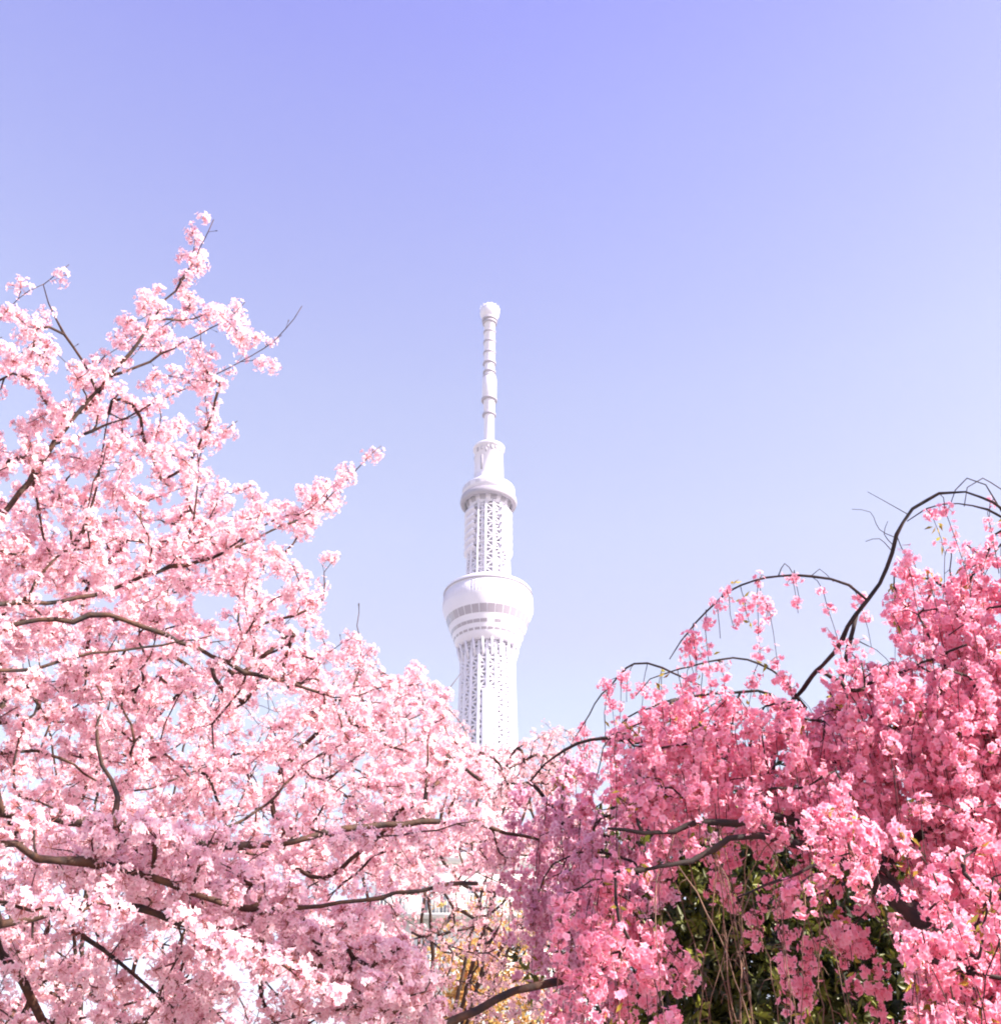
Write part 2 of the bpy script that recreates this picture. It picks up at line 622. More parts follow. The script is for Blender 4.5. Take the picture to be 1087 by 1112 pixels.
def clusters(buf, cen, rad, nf, fsize, pal, hang=0.0, double=False):
    """umbels of flowers round each point of cen"""
    n = len(cen)
    if n == 0:
        return
    k = np.maximum(2, rng.poisson(nf, n))
    idx = np.repeat(np.arange(n), k)
    d = unit(len(idx))
    d[:, 2] += 0.1 - hang
    d /= np.linalg.norm(d, axis=1)[:, None]
    rr = np.asarray(rad)[idx] if np.ndim(rad) else rad
    R = rr * rng.uniform(0.55, 1.1, len(idx))
    pos = cen[idx] + d * R[:, None] * np.array([1, 1, 0.92])
    nrm = d + unit(len(idx)) * 0.45
    nrm /= np.linalg.norm(nrm, axis=1)[:, None]
    size = fsize * rng.uniform(0.75, 1.15, len(idx))
    tip, base, alt = [np.array(c) for c in pal]
    h = np.clip(rng.normal(0.35, 0.25, n), 0, 1)[idx] * 0.7 + rng.uniform(0, 0.3, len(idx))
    tipc = tip[None] * (1 - h[:, None]) + alt[None] * h[:, None]
    basec = np.broadcast_to(base, tipc.shape)
    flower_buf(buf, pos, nrm, size, tipc, basec, double)
    pedicels(buf, cen[idx], pos, 0.0010, (0.45, 0.20, 0.18))
    # sepals: a small dark rosette behind each flower, seen from below
    m = len(idx)
    back = pos - nrm * (size * 0.12)[:, None]
    u = np.cross(nrm, unit(m))
    u /= np.linalg.norm(u, axis=1)[:, None] + 1e-9
    v_ = np.cross(nrm, u)
    s = (size * 0.22)[:, None]
    vs = np.stack([back + u * s, back + v_ * s, back - u * s, back - v_ * s], 1)
    Q = (np.arange(m) * 4)[:, None] + np.arange(4)[None]
    buf.add(vs.reshape(-1, 3), Q, None, np.broadcast_to(np.array([0.55, 0.24, 0.27]), (m, 4, 3)).reshape(-1, 3))


def leaves(buf, pos, dirs, L, wd, cols):
    """folded pointed leaves"""
    n = len(pos)
    if n == 0:
        return
    s = np.cross(dirs, unit(n))
    s /= np.linalg.norm(s, axis=1)[:, None] + 1e-9
    up = np.cross(s, dirs)
    L = L * rng.uniform(0.7, 1.2, n)[:, None]
    v0 = pos
    vm = pos + dirs * L * 0.5 - up * L * 0.05
    v2 = pos + dirs * L - up * L * 0.12
    vl = pos + dirs * L * 0.45 - s * wd * 0.5 + up * L * 0.05
    vr = pos + dirs * L * 0.45 + s * wd * 0.5 + up * L * 0.05
    vs = np.stack([v0, vl, v2, vr, vm], 1)
    q = np.array([[0, 4, 2, 1], [0, 3, 2, 4]])
    Q = (np.arange(n) * 5)[:, None, None] + q[None]
    buf.add(vs.reshape(-1, 3), Q.reshape(-1, 4), None, np.repeat(cols, 5, axis=0))


def inpoly(x, y, poly):
    ins = np.zeros(len(x), bool)
    m = len(poly)
    for i in range(m):
        x0, y0 = poly[i]
        x1, y1 = poly[(i + 1) % m]
        c = ((y0 > y) != (y1 > y)) & (x < (x1 - x0) * (y - y0) / (y1 - y0 + 1e-9) + x0)
        ins ^= c
    return ins


def sample(poly, n, d0, d1, clump=0.0):
    """n points inside the part of the crown whose outline is poly, between d0 and d1 metres away"""
    px = [p[0] for p in poly]
    py = [p[1] for p in poly]
    X, Y = [], []
    tot = 0
    while tot < n:
        x = rng.uniform(min(px), max(px), 4000)
        y = rng.uniform(min(py), max(py), 4000)
        k = inpoly(x, y, poly)
        x, y = x[k], y[k]
        X.append(x); Y.append(y)
        tot += len(x)
    X = np.concatenate(X)[:n]
    Y = np.concatenate(Y)[:n]
    return PP(X, Y, rng.uniform(d0, d1, n))


class Skeleton:
    """main limbs traced once, then twigs grown to every attractor point"""
    def __init__(s):
        s.pos, s.dir, s.path, s.idx = [], [], [], []
        s.paths = []       # dict(pts, parent(path,idx), main, rmin)

    def add_path(s, pts, parent, main, rtip, r0=None):
        pid = len(s.paths)
        s.paths.append(dict(pts=pts, parent=parent, main=main, rtip=rtip, r0=r0, kids=[]))
        if parent is not None:
            s.paths[parent[0]]['kids'].append((parent[1], pid))
        d = np.gradient(pts, axis=0)
        d /= np.linalg.norm(d, axis=1)[:, None] + 1e-9
        s.pos.append(pts); s.dir.append(d)
        s.path.append(np.full(len(pts), pid)); s.idx.append(np.arange(len(pts)))
        return pid

    def grow(s, att, step=0.08, wig=0.007, rtip=0.0022, bias=0.6, lift=0.0, maxd=9.0):
        pos = np.concatenate(s.pos); dr = np.concatenate(s.dir)
        pa = np.concatenate(s.path); ix = np.concatenate(s.idx)
        n = len(att)
        best = np.full(n, 1e9)
        arg = np.zeros(n, int)
        G = [pos]; GD = [dr]; GP = [pa]; GI = [ix]
        base = 0

        def upd(P_, D_, off):
            for c0 in range(0, len(P_), 400):
                v = att[:, None] - P_[None, c0:c0 + 400]
                l = np.linalg.norm(v, axis=2) + 1e-6
                cs = (v * D_[None, c0:c0 + 400]).sum(2) / l
                cost = l * (1 + bias * (0.7 - cs)) + 0.02
                m = cost.argmin(1)
                cm = cost[np.arange(n), m]
                k = cm < best
                best[k] = cm[k]
                arg[k] = off + c0 + m[k]
        upd(pos, dr, 0)
        allP, allD, allA, allI = pos, dr, pa, ix
        done = np.zeros(n, bool)
        new = []
        for _ in range(n):
            bb = np.where(done, 1e9, best)
            i = int(bb.argmin())
            done[i] = True
            if best[i] > maxd:
                break
            k = arg[i]
            p0, d0 = allP[k], allD[k]
            p1 = att[i]
            L = np.linalg.norm(p1 - p0)
            if L < 0.03:
                continue
            m = max(3, int(L / step) + 1)
            t = np.linspace(0, 1, m)[:, None]
            ctrl = p0 + (d0 * 0.45 + (p1 - p0) / L * 0.55) * L * 0.5 + np.array([0, 0, lift * L])
            pts = (1 - t) ** 2 * p0 + 2 * t * (1 - t) * ctrl + t ** 2 * p1
            pts[1:-1] += rng.normal(size=(m - 2, 3)) * wig
            par = (int(allA[k]), int(allI[k]))
            pid = s.add_path(pts, par, s.paths[par[0]]['main'], rtip)
            new.append((pid, i))
            off = len(allP)
            allP = np.concatenate([allP, pts]); allD = np.concatenate([allD, s.dir[-1]])
            allA = np.concatenate([allA, s.path[-1]]); allI = np.concatenate([allI, s.idx[-1]])
            upd(pts[1:], s.dir[-1][1:], off + 1)
        return new

    def radii(s, expo=2.4):
        for pid in range(len(s.paths) - 1, -1, -1):
            p = s.paths[pid]
            m = len(p['pts'])
            acc = np.full(m, p['rtip'] ** expo)
            for ix, kid in p['kids']:
                acc[:ix + 1] += s.paths[kid]['r'][0] ** expo
            r = acc ** (1 / expo) * 0.92
            if p['r0'] is not None:
                man = p['r0'][0] + (p['r0'][1] - p['r0'][0]) * np.linspace(0, 1, m) ** 0.8
                r = np.clip(np.maximum(r, man), 0, man * 1.15) if p['r0'][0] > 0 else r
            else:
                r = r + np.linspace(0.0006, 0, m)
            if m > 6 and r[0] > 0.005:
                k = rng.normal(size=m)
                k = np.convolve(k, [0.25, 0.5, 0.25], 'same')
                r = r * (1 + 0.16 * k)
                for ix, kid in p['kids']:
                    r[ix] *= 1.18
            p['r'] = r


def px_branch(pts, d0, d1, pre=None):
    """[(x,y)...] in the photo with distance running d0 -> d1, after fixed world points pre"""
    n = len(pts)
    w_ = [P(x, y, d0 + (d1 - d0) * i / max(1, n - 1)) for i, (x, y) in enumerate(pts)]
    return np.array((list(pre) if pre else []) + w_)


def cherry(name, label, trunk_pts, trunk_r, mains, regions, pal, bark, fs=0.0175, crad=0.050, nf=19, along=0.10, density_main=0.5, group=None, bare=(), extra=None):
    root = empty(name, trunk_pts[0])
    tag(root, label, 'tree', group)
    tb = Buf()
    tp = spline(trunk_pts, 0.15)
    tp[1:] += rng.normal(size=(len(tp) - 1, 3)) * 0.008
    tube(tb, tp, np.linspace(trunk_r[0], trunk_r[1], len(tp)), 14)
    tb.build('trunk', bark, root, True)
    sk = Skeleton()
    d_near = np.linalg.norm(np.array(trunk_pts[0]) - CAM)
    for i, (pts, r0, r1, fl) in enumerate(mains):
        sp = spline(pts, 0.07)
        L = np.linspace(0, 1, len(sp))
        sp[1:-1] += rng.normal(size=(len(sp) - 2, 3)) * 0.0045
        sk.add_path(sp, None, i, 0.002, (r0, r1))
    nmain = len(mains)
    att = []
    for (poly, n, d0, d1) in regions:
        att.append(sample(poly, n, d0, d1))
    att = np.concatenate(att)
    sk.grow(att)
    sk.radii()
    wood = [Buf() for _ in mains]
    bl = [[] for _ in mains]
    for pid, p in enumerate(sk.paths):
        i = p['main']
        tube(wood[i], p['pts'], p['r'], 9 if pid < nmain else (5 if p['r'][0] > 0.006 else 4), cap=True)
        pts, r = p['pts'], p['r']
        if d_near < 9:
            for k in range(1, len(pts) - 1):
                if r[k] < 0.007 and rng.random() < 0.55:
                    d_ = (pts[k + 1] - pts[k - 1]) / 0.16 * 0.6 + unit(1)[0]
                    d_ /= np.linalg.norm(d_)
                    l_ = rng.uniform(0.012, 0.05)
                    tube(wood[i], [pts[k], pts[k] + d_ * l_, pts[k] + d_ * (l_ + 0.009), pts[k] + d_ * (l_ + 0.016)], [0.0014, 0.0014, 0.0034, 0.0006], 4, cap=False)
        if pid < nmain:
            fl = mains[pid][3]
            seg = np.where(r < 0.014)[0]
            if len(seg) > 2 and fl > 0:
                k = rng.random(len(seg)) < fl * 0.07 / along
                c = pts[seg][k]
                if len(c):
                    bl[i].append(c + rng.normal(size=c.shape) * 0.03)
        else:
            m = len(pts)
            L = np.linalg.norm(np.diff(pts, axis=0), axis=1).sum()
            k = int(L / along)
            if k > 0:
                t = np.clip(rng.uniform(0.15, 1.0, k), 0, 0.999) * (m - 1)
                a_ = t.astype(int)
                c = pts[a_] + (pts[a_ + 1] - pts[a_]) * (t - a_)[:, None]
                rr = r[a_]
                c = c[rr < 0.012]
                bl[i].append(c + rng.normal(size=c.shape) * 0.022)
            bl[i].append(pts[-1:])
    tot = 0
    for i in range(nmain):
        wo = wood[i].build('branch', bark, root, True)
        if bl[i]:
            c = np.concatenate(bl[i])
            tot += len(c)
            fb = Buf()
            clusters(fb, c, crad * rng.uniform(0.7, 1.25, len(c)), nf, fs, pal)
            fb.build('blossoms', M_petal, wo)
    print(name, 'paths', len(sk.paths), 'clusters', tot)
    return root


PALE = ((0.96, 0.80, 0.83), (0.87, 0.50, 0.60), (0.94, 0.67, 0.76))
CORAL = ((0.93, 0.74, 0.76), (0.78, 0.36, 0.42), (0.90, 0.58, 0.63))
DEEP = ((0.98, 0.66, 0.76), (0.93, 0.36, 0.50), (0.96, 0.45, 0.62))
ROSE = ((0.94, 0.74, 0.82), (0.70, 0.26, 0.42), (0.84, 0.50, 0.68))

# ---- the near cherry on the left; trunk just outside the frame
T0, T1, T2, T3 = (-4.9, 6.2, 0), (-4.7, 6.1, 1.6), (-4.45, 6.1, 3.2), (-4.2, 6.2, 4.6)
lm = [
    (px_branch([(-60, 640), (0, 562), (30, 522), (62, 478), (105, 425), (140, 385), (165, 350), (190, 315), (212, 280), (232, 238)], 5.9, 6.5, [T3]), 0.030, 0.0022, 0.7),
    (px_branch([(105, 425), (90, 395), (70, 362), (52, 330), (48, 308), (75, 287)], 6.45, 6.4), 0.008, 0.0020, 0.6),
    (px_branch([(120, 408), (150, 398), (200, 372), (240, 350), (266, 328)], 6.5, 6.7), 0.008, 0.0020, 0.8),
    (px_branch([(-90, 600), (-20, 520), (30, 495), (87, 473), (140, 452), (170, 436), (232, 409), (262, 392), (300, 368), (328, 332)], 6.6, 6.9, [T3]), 0.016, 0.0018, 0.8),
    (px_branch([(-80, 520), (-30, 420), (0, 345), (20, 325), (48, 308)], 6.2, 6.3, [T3]), 0.016, 0.002, 0.7),
    (px_branch([(-90, 690), (0, 657), (50, 655), (103, 647), (170, 620), (230, 605), (290, 580), (345, 552), (385, 512), (414, 484)], 5.5, 6.4, [T2]), 0.028, 0.0020, 0.8),
    (px_branch([(190, 612), (212, 560), (220, 490), (258, 457)], 6.4, 6.5), 0.007, 0.002, 0.5),
    (px_branch([(80, 592), (102, 545), (110, 490), (118, 450)], 6.3, 6.4), 0.008, 0.002, 0.5),
    (px_branch([(-90, 700), (-20, 688), (40, 672), (80, 674), (120, 668), (195, 697), (230, 712), (265, 728), (310, 740), (352, 754)], 5.5, 5.8, [T2]), 0.035, 0.006, 0.6),
    (px_branch([(-90, 740), (0, 728), (40, 727), (62, 720), (100, 710), (160, 703), (230, 690)], 5.2, 5.4, [T2]), 0.025, 0.004, 0.6),
    (px_branch([(283, 730), (275, 685), (330, 665), (352, 650), (352, 622), (370, 604)], 6.5, 6.7), 0.011, 0.0018, 0.7),
    (px_branch([(310, 740), (370, 760), (392, 720), (388, 680), (390, 655)], 6.6, 7.0), 0.010, 0.002, 0.6),
    (px_branch([(352, 754), (390, 790), (430, 790), (470, 765), (500, 732)], 6.7, 7.6), 0.010, 0.002, 0.7),
    (px_branch([(-90, 830), (0, 818), (40, 816), (80, 832), (130, 860), (180, 850), (230, 830)], 6.0, 6.6, [T2]), 0.018, 0.003, 0.6),
    (px_branch([(-90, 880), (0, 882), (55, 890), (100, 893), (150, 903), (240, 918), (298, 918), (340, 908), (385, 899), (440, 895), (512, 893), (548, 905), (585, 912)], 4.75, 5.8, [T1]), 0.066, 0.008, 0.5),
    (px_branch([(118, 895), (128, 865), (105, 810), (112, 760), (100, 740)], 4.9, 5.4), 0.016, 0.003, 0.6),
    (px_branch([(200, 912), (240, 900), (290, 875), (330, 830), (390, 800)], 5.9, 6.6), 0.010, 0.003, 0.6),
    (px_branch([(-90, 1010), (0, 1005), (40, 998), (75, 985), (110, 983), (150, 985), (195, 1000), (270, 1020), (330, 1040), (385, 1075), (430, 1100)], 4.5, 4.9, [T1]), 0.036, 0.007, 0.5),
    (px_branch([(80, 1010), (110, 1030), (150, 1062), (185, 1095), (200, 1140)], 5.2, 5.0), 0.009, 0.003, 0.6),
    (px_branch([(-100, 960), (60, 935), (160, 950), (250, 985), (330, 985), (430, 972), (500, 960), (518, 960)], 4.5, 4.9, [T1]), 0.020, 0.008, 0.7),
    (px_branch([(-90, 980), (0, 1035), (25, 1065), (45, 1105), (70, 1160)], 5.4, 5.6, [T1]), 0.030, 0.018, 0.4),
    (px_branch([(180, 1150), (195, 1060), (205, 1035), (230, 1010)], 5.6, 5.6, None), 0.012, 0.004, 0.5),
    (px_branch([(-60, 1250), (200, 1230), (400, 1150), (490, 1112), (540, 1086), (575, 1071), (610, 1064), (640, 1058)], 4.6, 4.9, [(-4.85, 6.2, 1.0)]), 0.040, 0.014, 0.15),
]
left_regions = [
    # upper sprays, open against the sky
    ([(-150, 330), (0, 335), (40, 350), (90, 400), (130, 330), (200, 300), (215, 330), (300, 350), (300, 400), (240, 430), (260, 470), (180, 500), (-150, 520)], 170, 5.9, 7.2),
    ([(-150, 480), (180, 480), (240, 510), (300, 545), (340, 530), (390, 500), (385, 545), (320, 590), (300, 610), (-150, 610)], 270, 5.6, 7.6),
    # the dense middle
    ([(-150, 590), (310, 590), (350, 640), (350, 690), (400, 690), (415, 740), (480, 745), (500, 800), (540, 850), (570, 940), (400, 960), (-150, 900)], 1250, 5.6, 8.4),
    # the low, near, shaded mass
    ([(-150, 900), (120, 900), (300, 960), (440, 980), (470, 1150), (-150, 1200)], 520, 4.7, 7.6),
    ([(30, 900), (150, 905), (300, 950), (400, 1000), (470, 1060), (480, 1112), (400, 1112), (250, 1020), (60, 950)], 330, 4.5, 5.4),
]
left_regions.append(([(190, 290), (208, 258), (226, 262), (222, 300), (200, 330)], 9, 6.3, 6.6))
left_regions.append(([(0, 870), (60, 880), (130, 885), (250, 905), (240, 925), (100, 905), (0, 900)], 26, 4.4, 4.8))
left_regions.append(([(250, 905), (520, 885), (520, 905), (300, 925)], 14, 4.9, 5.3))
left_regions.append(([(0, 990), (120, 970), (380, 1060), (370, 1085), (120, 1000), (0, 1015)], 24, 4.1, 4.5))
cherry('cherry_tree', 'near cherry tree in full pale pink blossom whose dark boughs reach in from the left', [T0, T1, T2, T3], (0.24, 0.10),
       lm, left_regions, PALE, M_bark)

# ---- farther cherries seen in the middle and behind
FT = np.array(P(470, 1100, 12.5)); FT[2] = 0
fm = []
for tgt, d in (((430, 760), 12.0), ((500, 800), 12.5), ((560, 830), 12.5), ((600, 800), 12.2), ((650, 850), 12), ((380, 800), 11.6), ((540, 900), 12), ((620, 930), 11.8)):
    top = P(tgt[0], tgt[1], d)
    base = FT + np.array([0, 0, 2.2])
    mid = base * 0.55 + top * 0.45 + np.array([0, 0, 0.2]) + rng.normal(size=3) * 0.15
    fm.append((np.array([base, mid, top]), 0.032, 0.006, 0.6))
cherry('cherry_tree', 'farther cherry tree with finer coral pink blossom, in front of the foot of the tower', [FT, FT + [0.05, 0, 1.2], FT + [0, 0, 2.3]], (0.17, 0.10),
       fm, [([(340, 760), (400, 715), (440, 745), (470, 740), (500, 780), (530, 812), (560, 812), (590, 785), (640, 800), (700, 850), (720, 960), (640, 940), (600, 930), (420, 925), (340, 930)], 950, 11, 13.6), ([(490, 800), (540, 815), (610, 795), (620, 870), (490, 870)], 110, 11, 12.5), ([(400, 900), (720, 900), (640, 1000), (600, 1112), (430, 1112)], 420, 9.5, 12)],
       CORAL, M_bark, fs=0.019, crad=0.06, nf=9, along=0.16)
FT2 = np.array(P(120, 1100, 12.5)); FT2[2] = 0
fm = []
for tgt, d in (((40, 700), 12.0), ((130, 690), 12.5), ((220, 720), 12.5), ((300, 780), 12.2), ((-60, 760), 12), ((60, 860), 11.6), ((250, 900), 12), ((160, 950), 11.8)):
    top = P(tgt[0], tgt[1], d)
    base = FT2 + np.array([0, 0, 1.8])
    mid = base * 0.55 + top * 0.45 + np.array([0, 0, 0.2]) + rng.normal(size=3) * 0.15
    fm.append((np.array([base, mid, top]), 0.032, 0.006, 0.6))
cherry('cherry_tree', 'farther pale pink cherry tree behind the near boughs, filling the lower left background', [FT2, FT2 + [0.05, 0, 1.0], FT2 + [0, 0, 1.9]], (0.17, 0.10),
       fm, [([(-150, 700), (50, 680), (200, 690), (330, 740), (360, 800), (400, 930), (420, 1112), (300, 1200), (-150, 1200)], 800, 11, 14)],
       PALE, M_bark, fs=0.019, crad=0.06, nf=9, along=0.18)

# ------------------------------------------------------------------ the weeping cherry
W0 = np.array([2.75, 4.35, 0.0])
wt = [W0, W0 + [0.05, 0.02, 0.9]] + [P(x, y, d) for x, y, d in ((1075, 1075, 4.9), (985, 985, 5.0), (920, 935, 5.1), (870, 897, 5.2))]
wroot = empty('weeping_cherry_tree', W0)
tag(wroot, 'weeping cherry tree with deep pink hanging blossom strands and arching bare shoots, on the right', 'tree')
tb = Buf()
tp = spline(wt, 0.12)
tube(tb, tp, np.linspace(0.105, 0.034, len(tp)) * (1 + 0.08 * rng.normal(size=len(tp))), 14)
tb.build('trunk', M_bark2, wroot, True)
wm = [
    # pts, r0, r1, strand density, hang length range, blossom density
    (np.array([P(x, y, d) for x, y, d in ((870, 897, 5.25), (838, 845, 5.8), (848, 785, 6.0), (875, 742, 5.6), (905, 708, 5.35), (930, 668, 5.3), (955, 635, 5.3), (968, 600, 5.3), (973, 580, 5.3), (992, 553, 5.35), (1020, 537, 5.4), (1050, 534, 5.4), (1080, 546, 5.4), (1110, 570, 5.4))]), 0.020, 0.005),
    (px_branch([(942, 652), (922, 635), (880, 626), (845, 625), (804, 636), (767, 664), (739, 697), (727, 716)], 5.32, 5.5), 0.0065, 0.0022),
    (px_branch([(875, 770), (850, 738), (825, 722), (796, 715), (751, 724), (706, 737), (690, 756)], 5.7, 5.5), 0.0065, 0.0022),
    (px_branch([(870, 790), (837, 755), (804, 751), (735, 759), (681, 780), (655, 812)], 5.8, 5.6), 0.0065, 0.0022),
    (px_branch([(760, 745), (720, 726), (690, 720), (662, 745), (640, 775), (622, 805)], 6.2, 6.4), 0.006, 0.002),
    (px_branch([(868, 895), (835, 885), (800, 896), (760, 893), (715, 905), (660, 900)], 5.2, 4.9), 0.022, 0.006),
    (px_branch([(905, 925), (860, 915), (825, 908), (790, 913), (750, 935), (700, 945)], 5.1, 4.8), 0.022, 0.006),
    (px_branch([(838, 845), (790, 822), (740, 812), (690, 806), (640, 803), (590, 830), (575, 850)], 5.9, 6.0), 0.018, 0.004),
    (px_branch([(860, 870), (900, 830), (960, 810), (1020, 800), (1070, 790), (1120, 800)], 5.8, 6.2), 0.022, 0.008),
    (px_branch([(940, 950), (1010, 900), (1070, 850), (1120, 770), (1140, 680), (1120, 610), (1087, 562), (1040, 547), (1005, 552), (985, 566)], 5.5, 5.9), 0.028, 0.0025),
    (px_branch([(1140, 690), (1110, 660), (1087, 657), (1060, 668), (1030, 690)], 5.8, 5.5), 0.008, 0.003),
    (px_branch([(1120, 600), (1090, 560), (1070, 528), (1050, 521), (1036, 533), (1032, 548)], 5.8, 5.7), 0.006, 0.002),
    (px_branch([(1160, 640), (1125, 570), (1090, 533), (1066, 520), (1050, 530), (1047, 550)], 6.0, 5.8), 0.006, 0.002),
    (px_branch([(930, 668), (915, 745), (950, 740), (1000, 720), (1050, 700)], 5.7, 5.4), 0.012, 0.004),
    (px_branch([(1000, 1000), (1030, 950), (1060, 930), (1110, 920)], 5.3, 5.0), 0.02, 0.006),
    (px_branch([(700, 945), (670, 930), (640, 925), (600, 940), (585, 970)], 5.2, 5.6), 0.006, 0.003),
    (px_branch([(985, 985), (960, 945), (900, 940), (850, 955), (800, 975)], 5.1, 4.8), 0.012, 0.004),
    (np.array([W0 + [0.04, 0.0, 1.6], W0 + [0.8, -0.8, 3.6], W0 + [0.9, -1.9, 5.2], W0 + [0.4, -2.6, 5.9], W0 + [-0.5, -2.4, 6.1]]), 0.05, 0.01),  # limb added out of view to carry the shading spray
]
sk = Skeleton()
for i, m in enumerate(wm):
    sp = spline(m[0], 0.06)
    sp[1:-1] += rng.normal(size=(len(sp) - 2, 3)) * 0.0035
    sk.add_path(sp, None, i, 0.002, (m[1], m[2]))
nmain = len(wm)
wreg = [
    ([(985, 590), (1000, 565), (1040, 575), (1087, 560), (1200, 570), (1200, 700), (945, 700), (968, 640)], 90, 5.6, 6.5),
    ([(935, 700), (1200, 690), (1200, 820), (660, 820), (640, 800), (700, 775), (745, 750), (820, 757), (880, 765), (905, 735)], 250, 5.2, 6.3),
    ([(640, 835), (1200, 840), (1200, 930), (1000, 900), (850, 870), (700, 880), (640, 900)], 130, 4.8, 6.8),
    ([(610, 900), (690, 900), (700, 1050), (680, 1150), (620, 1150)], 45, 4.6, 6.0),
    ([(700, 900), (1010, 930), (1010, 1060), (700, 1060)], 26, 4.6, 5.6),
    ([(990, 900), (1200, 900), (1200, 1150), (1000, 1150)], 120, 4.6, 6.4),
    ([(985, 960), (1200, 930), (1200, 1160), (1010, 1160)], 45, 4.0, 4.7),
    ([(880, 850), (1040, 940), (1020, 980), (870, 880)], 14, 4.2, 4.9),
    ([(560, 830), (640, 820), (640, 1000), (580, 960)], 26, 5.6, 6.6),
]
att = np.concatenate([sample(*r) for r in wreg])
# unseen spray added up the sun rays to shade the low left blossoms
shade_spray = sample([(30, 905), (150, 905), (300, 950), (420, 1000), (520, 1060), (520, 1112), (400, 1112), (250, 1020), (60, 950)], 170, 4.6, 5.4)
shade_spray = shade_spray + np.array(SUN)[None] * rng.uniform(6.6, 7.4, len(shade_spray))[:, None]
att = np.concatenate([att, shade_spray])
new = sk.grow(att, wig=0.008, lift=0.10, bias=0.3)
strands = []
fine = set()


def hang(pid, at, L, outward, rtip=0.0018):
    """a strand that leaves point at, leans outward and then drops"""
    m = max(5, int(L / 0.06))
    o = np.asarray(outward, float)
    o[2] = 0
    o /= np.linalg.norm(o) + 1e-9
    reach = L * rng.uniform(0.08, 0.28)
    t = np.linspace(0, 1, m)[:, None]
    pts = at + o * reach * (1 - (1 - t) ** 2) + np.array([0, 0, 1.0]) * (rng.uniform(0.0, 0.08) * np.sin(np.minimum(t * 4, math.pi)) - L * t ** 1.25)
    pts[1:] += np.cumsum(rng.normal(size=(m - 1, 3)) * 0.004, axis=0) + rng.normal(size=(m - 1, 3)) * 0.002
    par = (pid, len(sk.paths[pid]['pts']) - 1)
    return pts


def proj(q):
    v = np.asarray(q) - CAM
    return 543.5 + F * (v @ RT) / (v @ FW), 556 - F * (v @ UP) / (v @ FW)


for pid, i in new:
    p = sk.paths[pid]['pts']
    L = rng.uniform(0.25, 0.85)
    ex, ey = proj(p[-1])
    if i >= len(att) - len(shade_spray):
        L = rng.uniform(0.1, 0.3)
    elif 690 < ex < 1000 and ey > 760:      # the crown is thin underneath
        lim = (905 - ey) / 200 if rng.random() < 0.8 else 0.9
        L = max(0.15, min(L, lim + rng.uniform(-.1, .1)))
    d = p[-1] - p[-2]
    pts = hang(pid, p[-1], L, d + rng.normal(size=3) * 0.05)
    q = sk.add_path(pts, (pid, len(p) - 1), sk.paths[pid]['main'], 0.0016)
    strands.append((q, 1.0))
for i in (0, 1, 2, 3, 4, 7, 9, 10, 11, 12):
    p = sk.paths[i]['pts']
    Lm = len(p)
    s0 = {0: 0.78, 9: 0.75}.get(i, 0.1)
    for k in range(int(Lm * s0), Lm - 1, 1 if i in (1, 2, 3, 4) else 4):
        if rng.random() < 0.2:
            continue
        L = rng.uniform(0.15, 0.5)
        pts = hang(i, p[k], L, rng.normal(size=3))
        q = sk.add_path(pts, (i, k), i, 0.0016)
        fine.add(q)
        strands.append((q, {1: 1.15, 2: 1.15, 3: 1.1, 4: 0.7, 0: 0.7, 9: .5, 11: .1, 12: .1}.get(i, 0.8)))
# bare shoots against the sky
for pts, d in (([(985, 558), (962, 545), (942, 534)], 5.7), ([(975, 585), (955, 575), (945, 556), (925, 553)], 5.7), ([(970, 592), (960, 580), (964, 566)], 5.7),
               ([(970, 600), (955, 585), (940, 588)], 5.7), ([(845, 626), (852, 612), (862, 625), (868, 650)], 5.6), ([(780, 655), (785, 644), (795, 650)], 5.6), ([(880, 626), (890, 618), (905, 632)], 5.6)):
    sp = spline(px_branch(pts, d, d), 0.03)
    sk.add_path(sp, None, 1 if pts[0][0] < 900 else 0, 0.0016)
    sk.paths[-1]['r0'] = (0.003, 0.0015)
sk.radii()
wood = [Buf() for _ in wm]
bl = [[] for _ in wm]
lf = [[] for _ in wm]
bf = [[] for _ in wm]
sset = dict(strands)
for pid, p in enumerate(sk.paths):
    i = p['main']
    tube(wood[i], p['pts'], p['r'], 8 if pid < nmain else 4)
    pts = p['pts']
    m = len(pts)
    L = np.linalg.norm(np.diff(pts, axis=0), axis=1).sum()
    if pid < nmain:
        continue
    dens = sset.get(pid, 0.5)
    if p['r0'] is not None:
        continue
    k = int(L / 0.055 * dens + rng.random())
    if k > 0:
        # blossoms gather in bunches along a strand
        t0 = rng.uniform(0.05, 0.5)
        t = np.clip(t0 + np.abs(rng.normal(0, 0.42, k)), 0.02, 0.995) * (m - 1)
        a_ = np.minimum(t.astype(int), m - 2)
        c = pts[a_] + (pts[a_ + 1] - pts[a_]) * (t - a_)[:, None]
        (bf if pid in fine else bl)[i].append(c + rng.normal(size=c.shape) * 0.012)
    if rng.random() < 0.16 and k > 0:
        lf[i].append(pts[rng.integers(0, m, 3)])
tot = 0
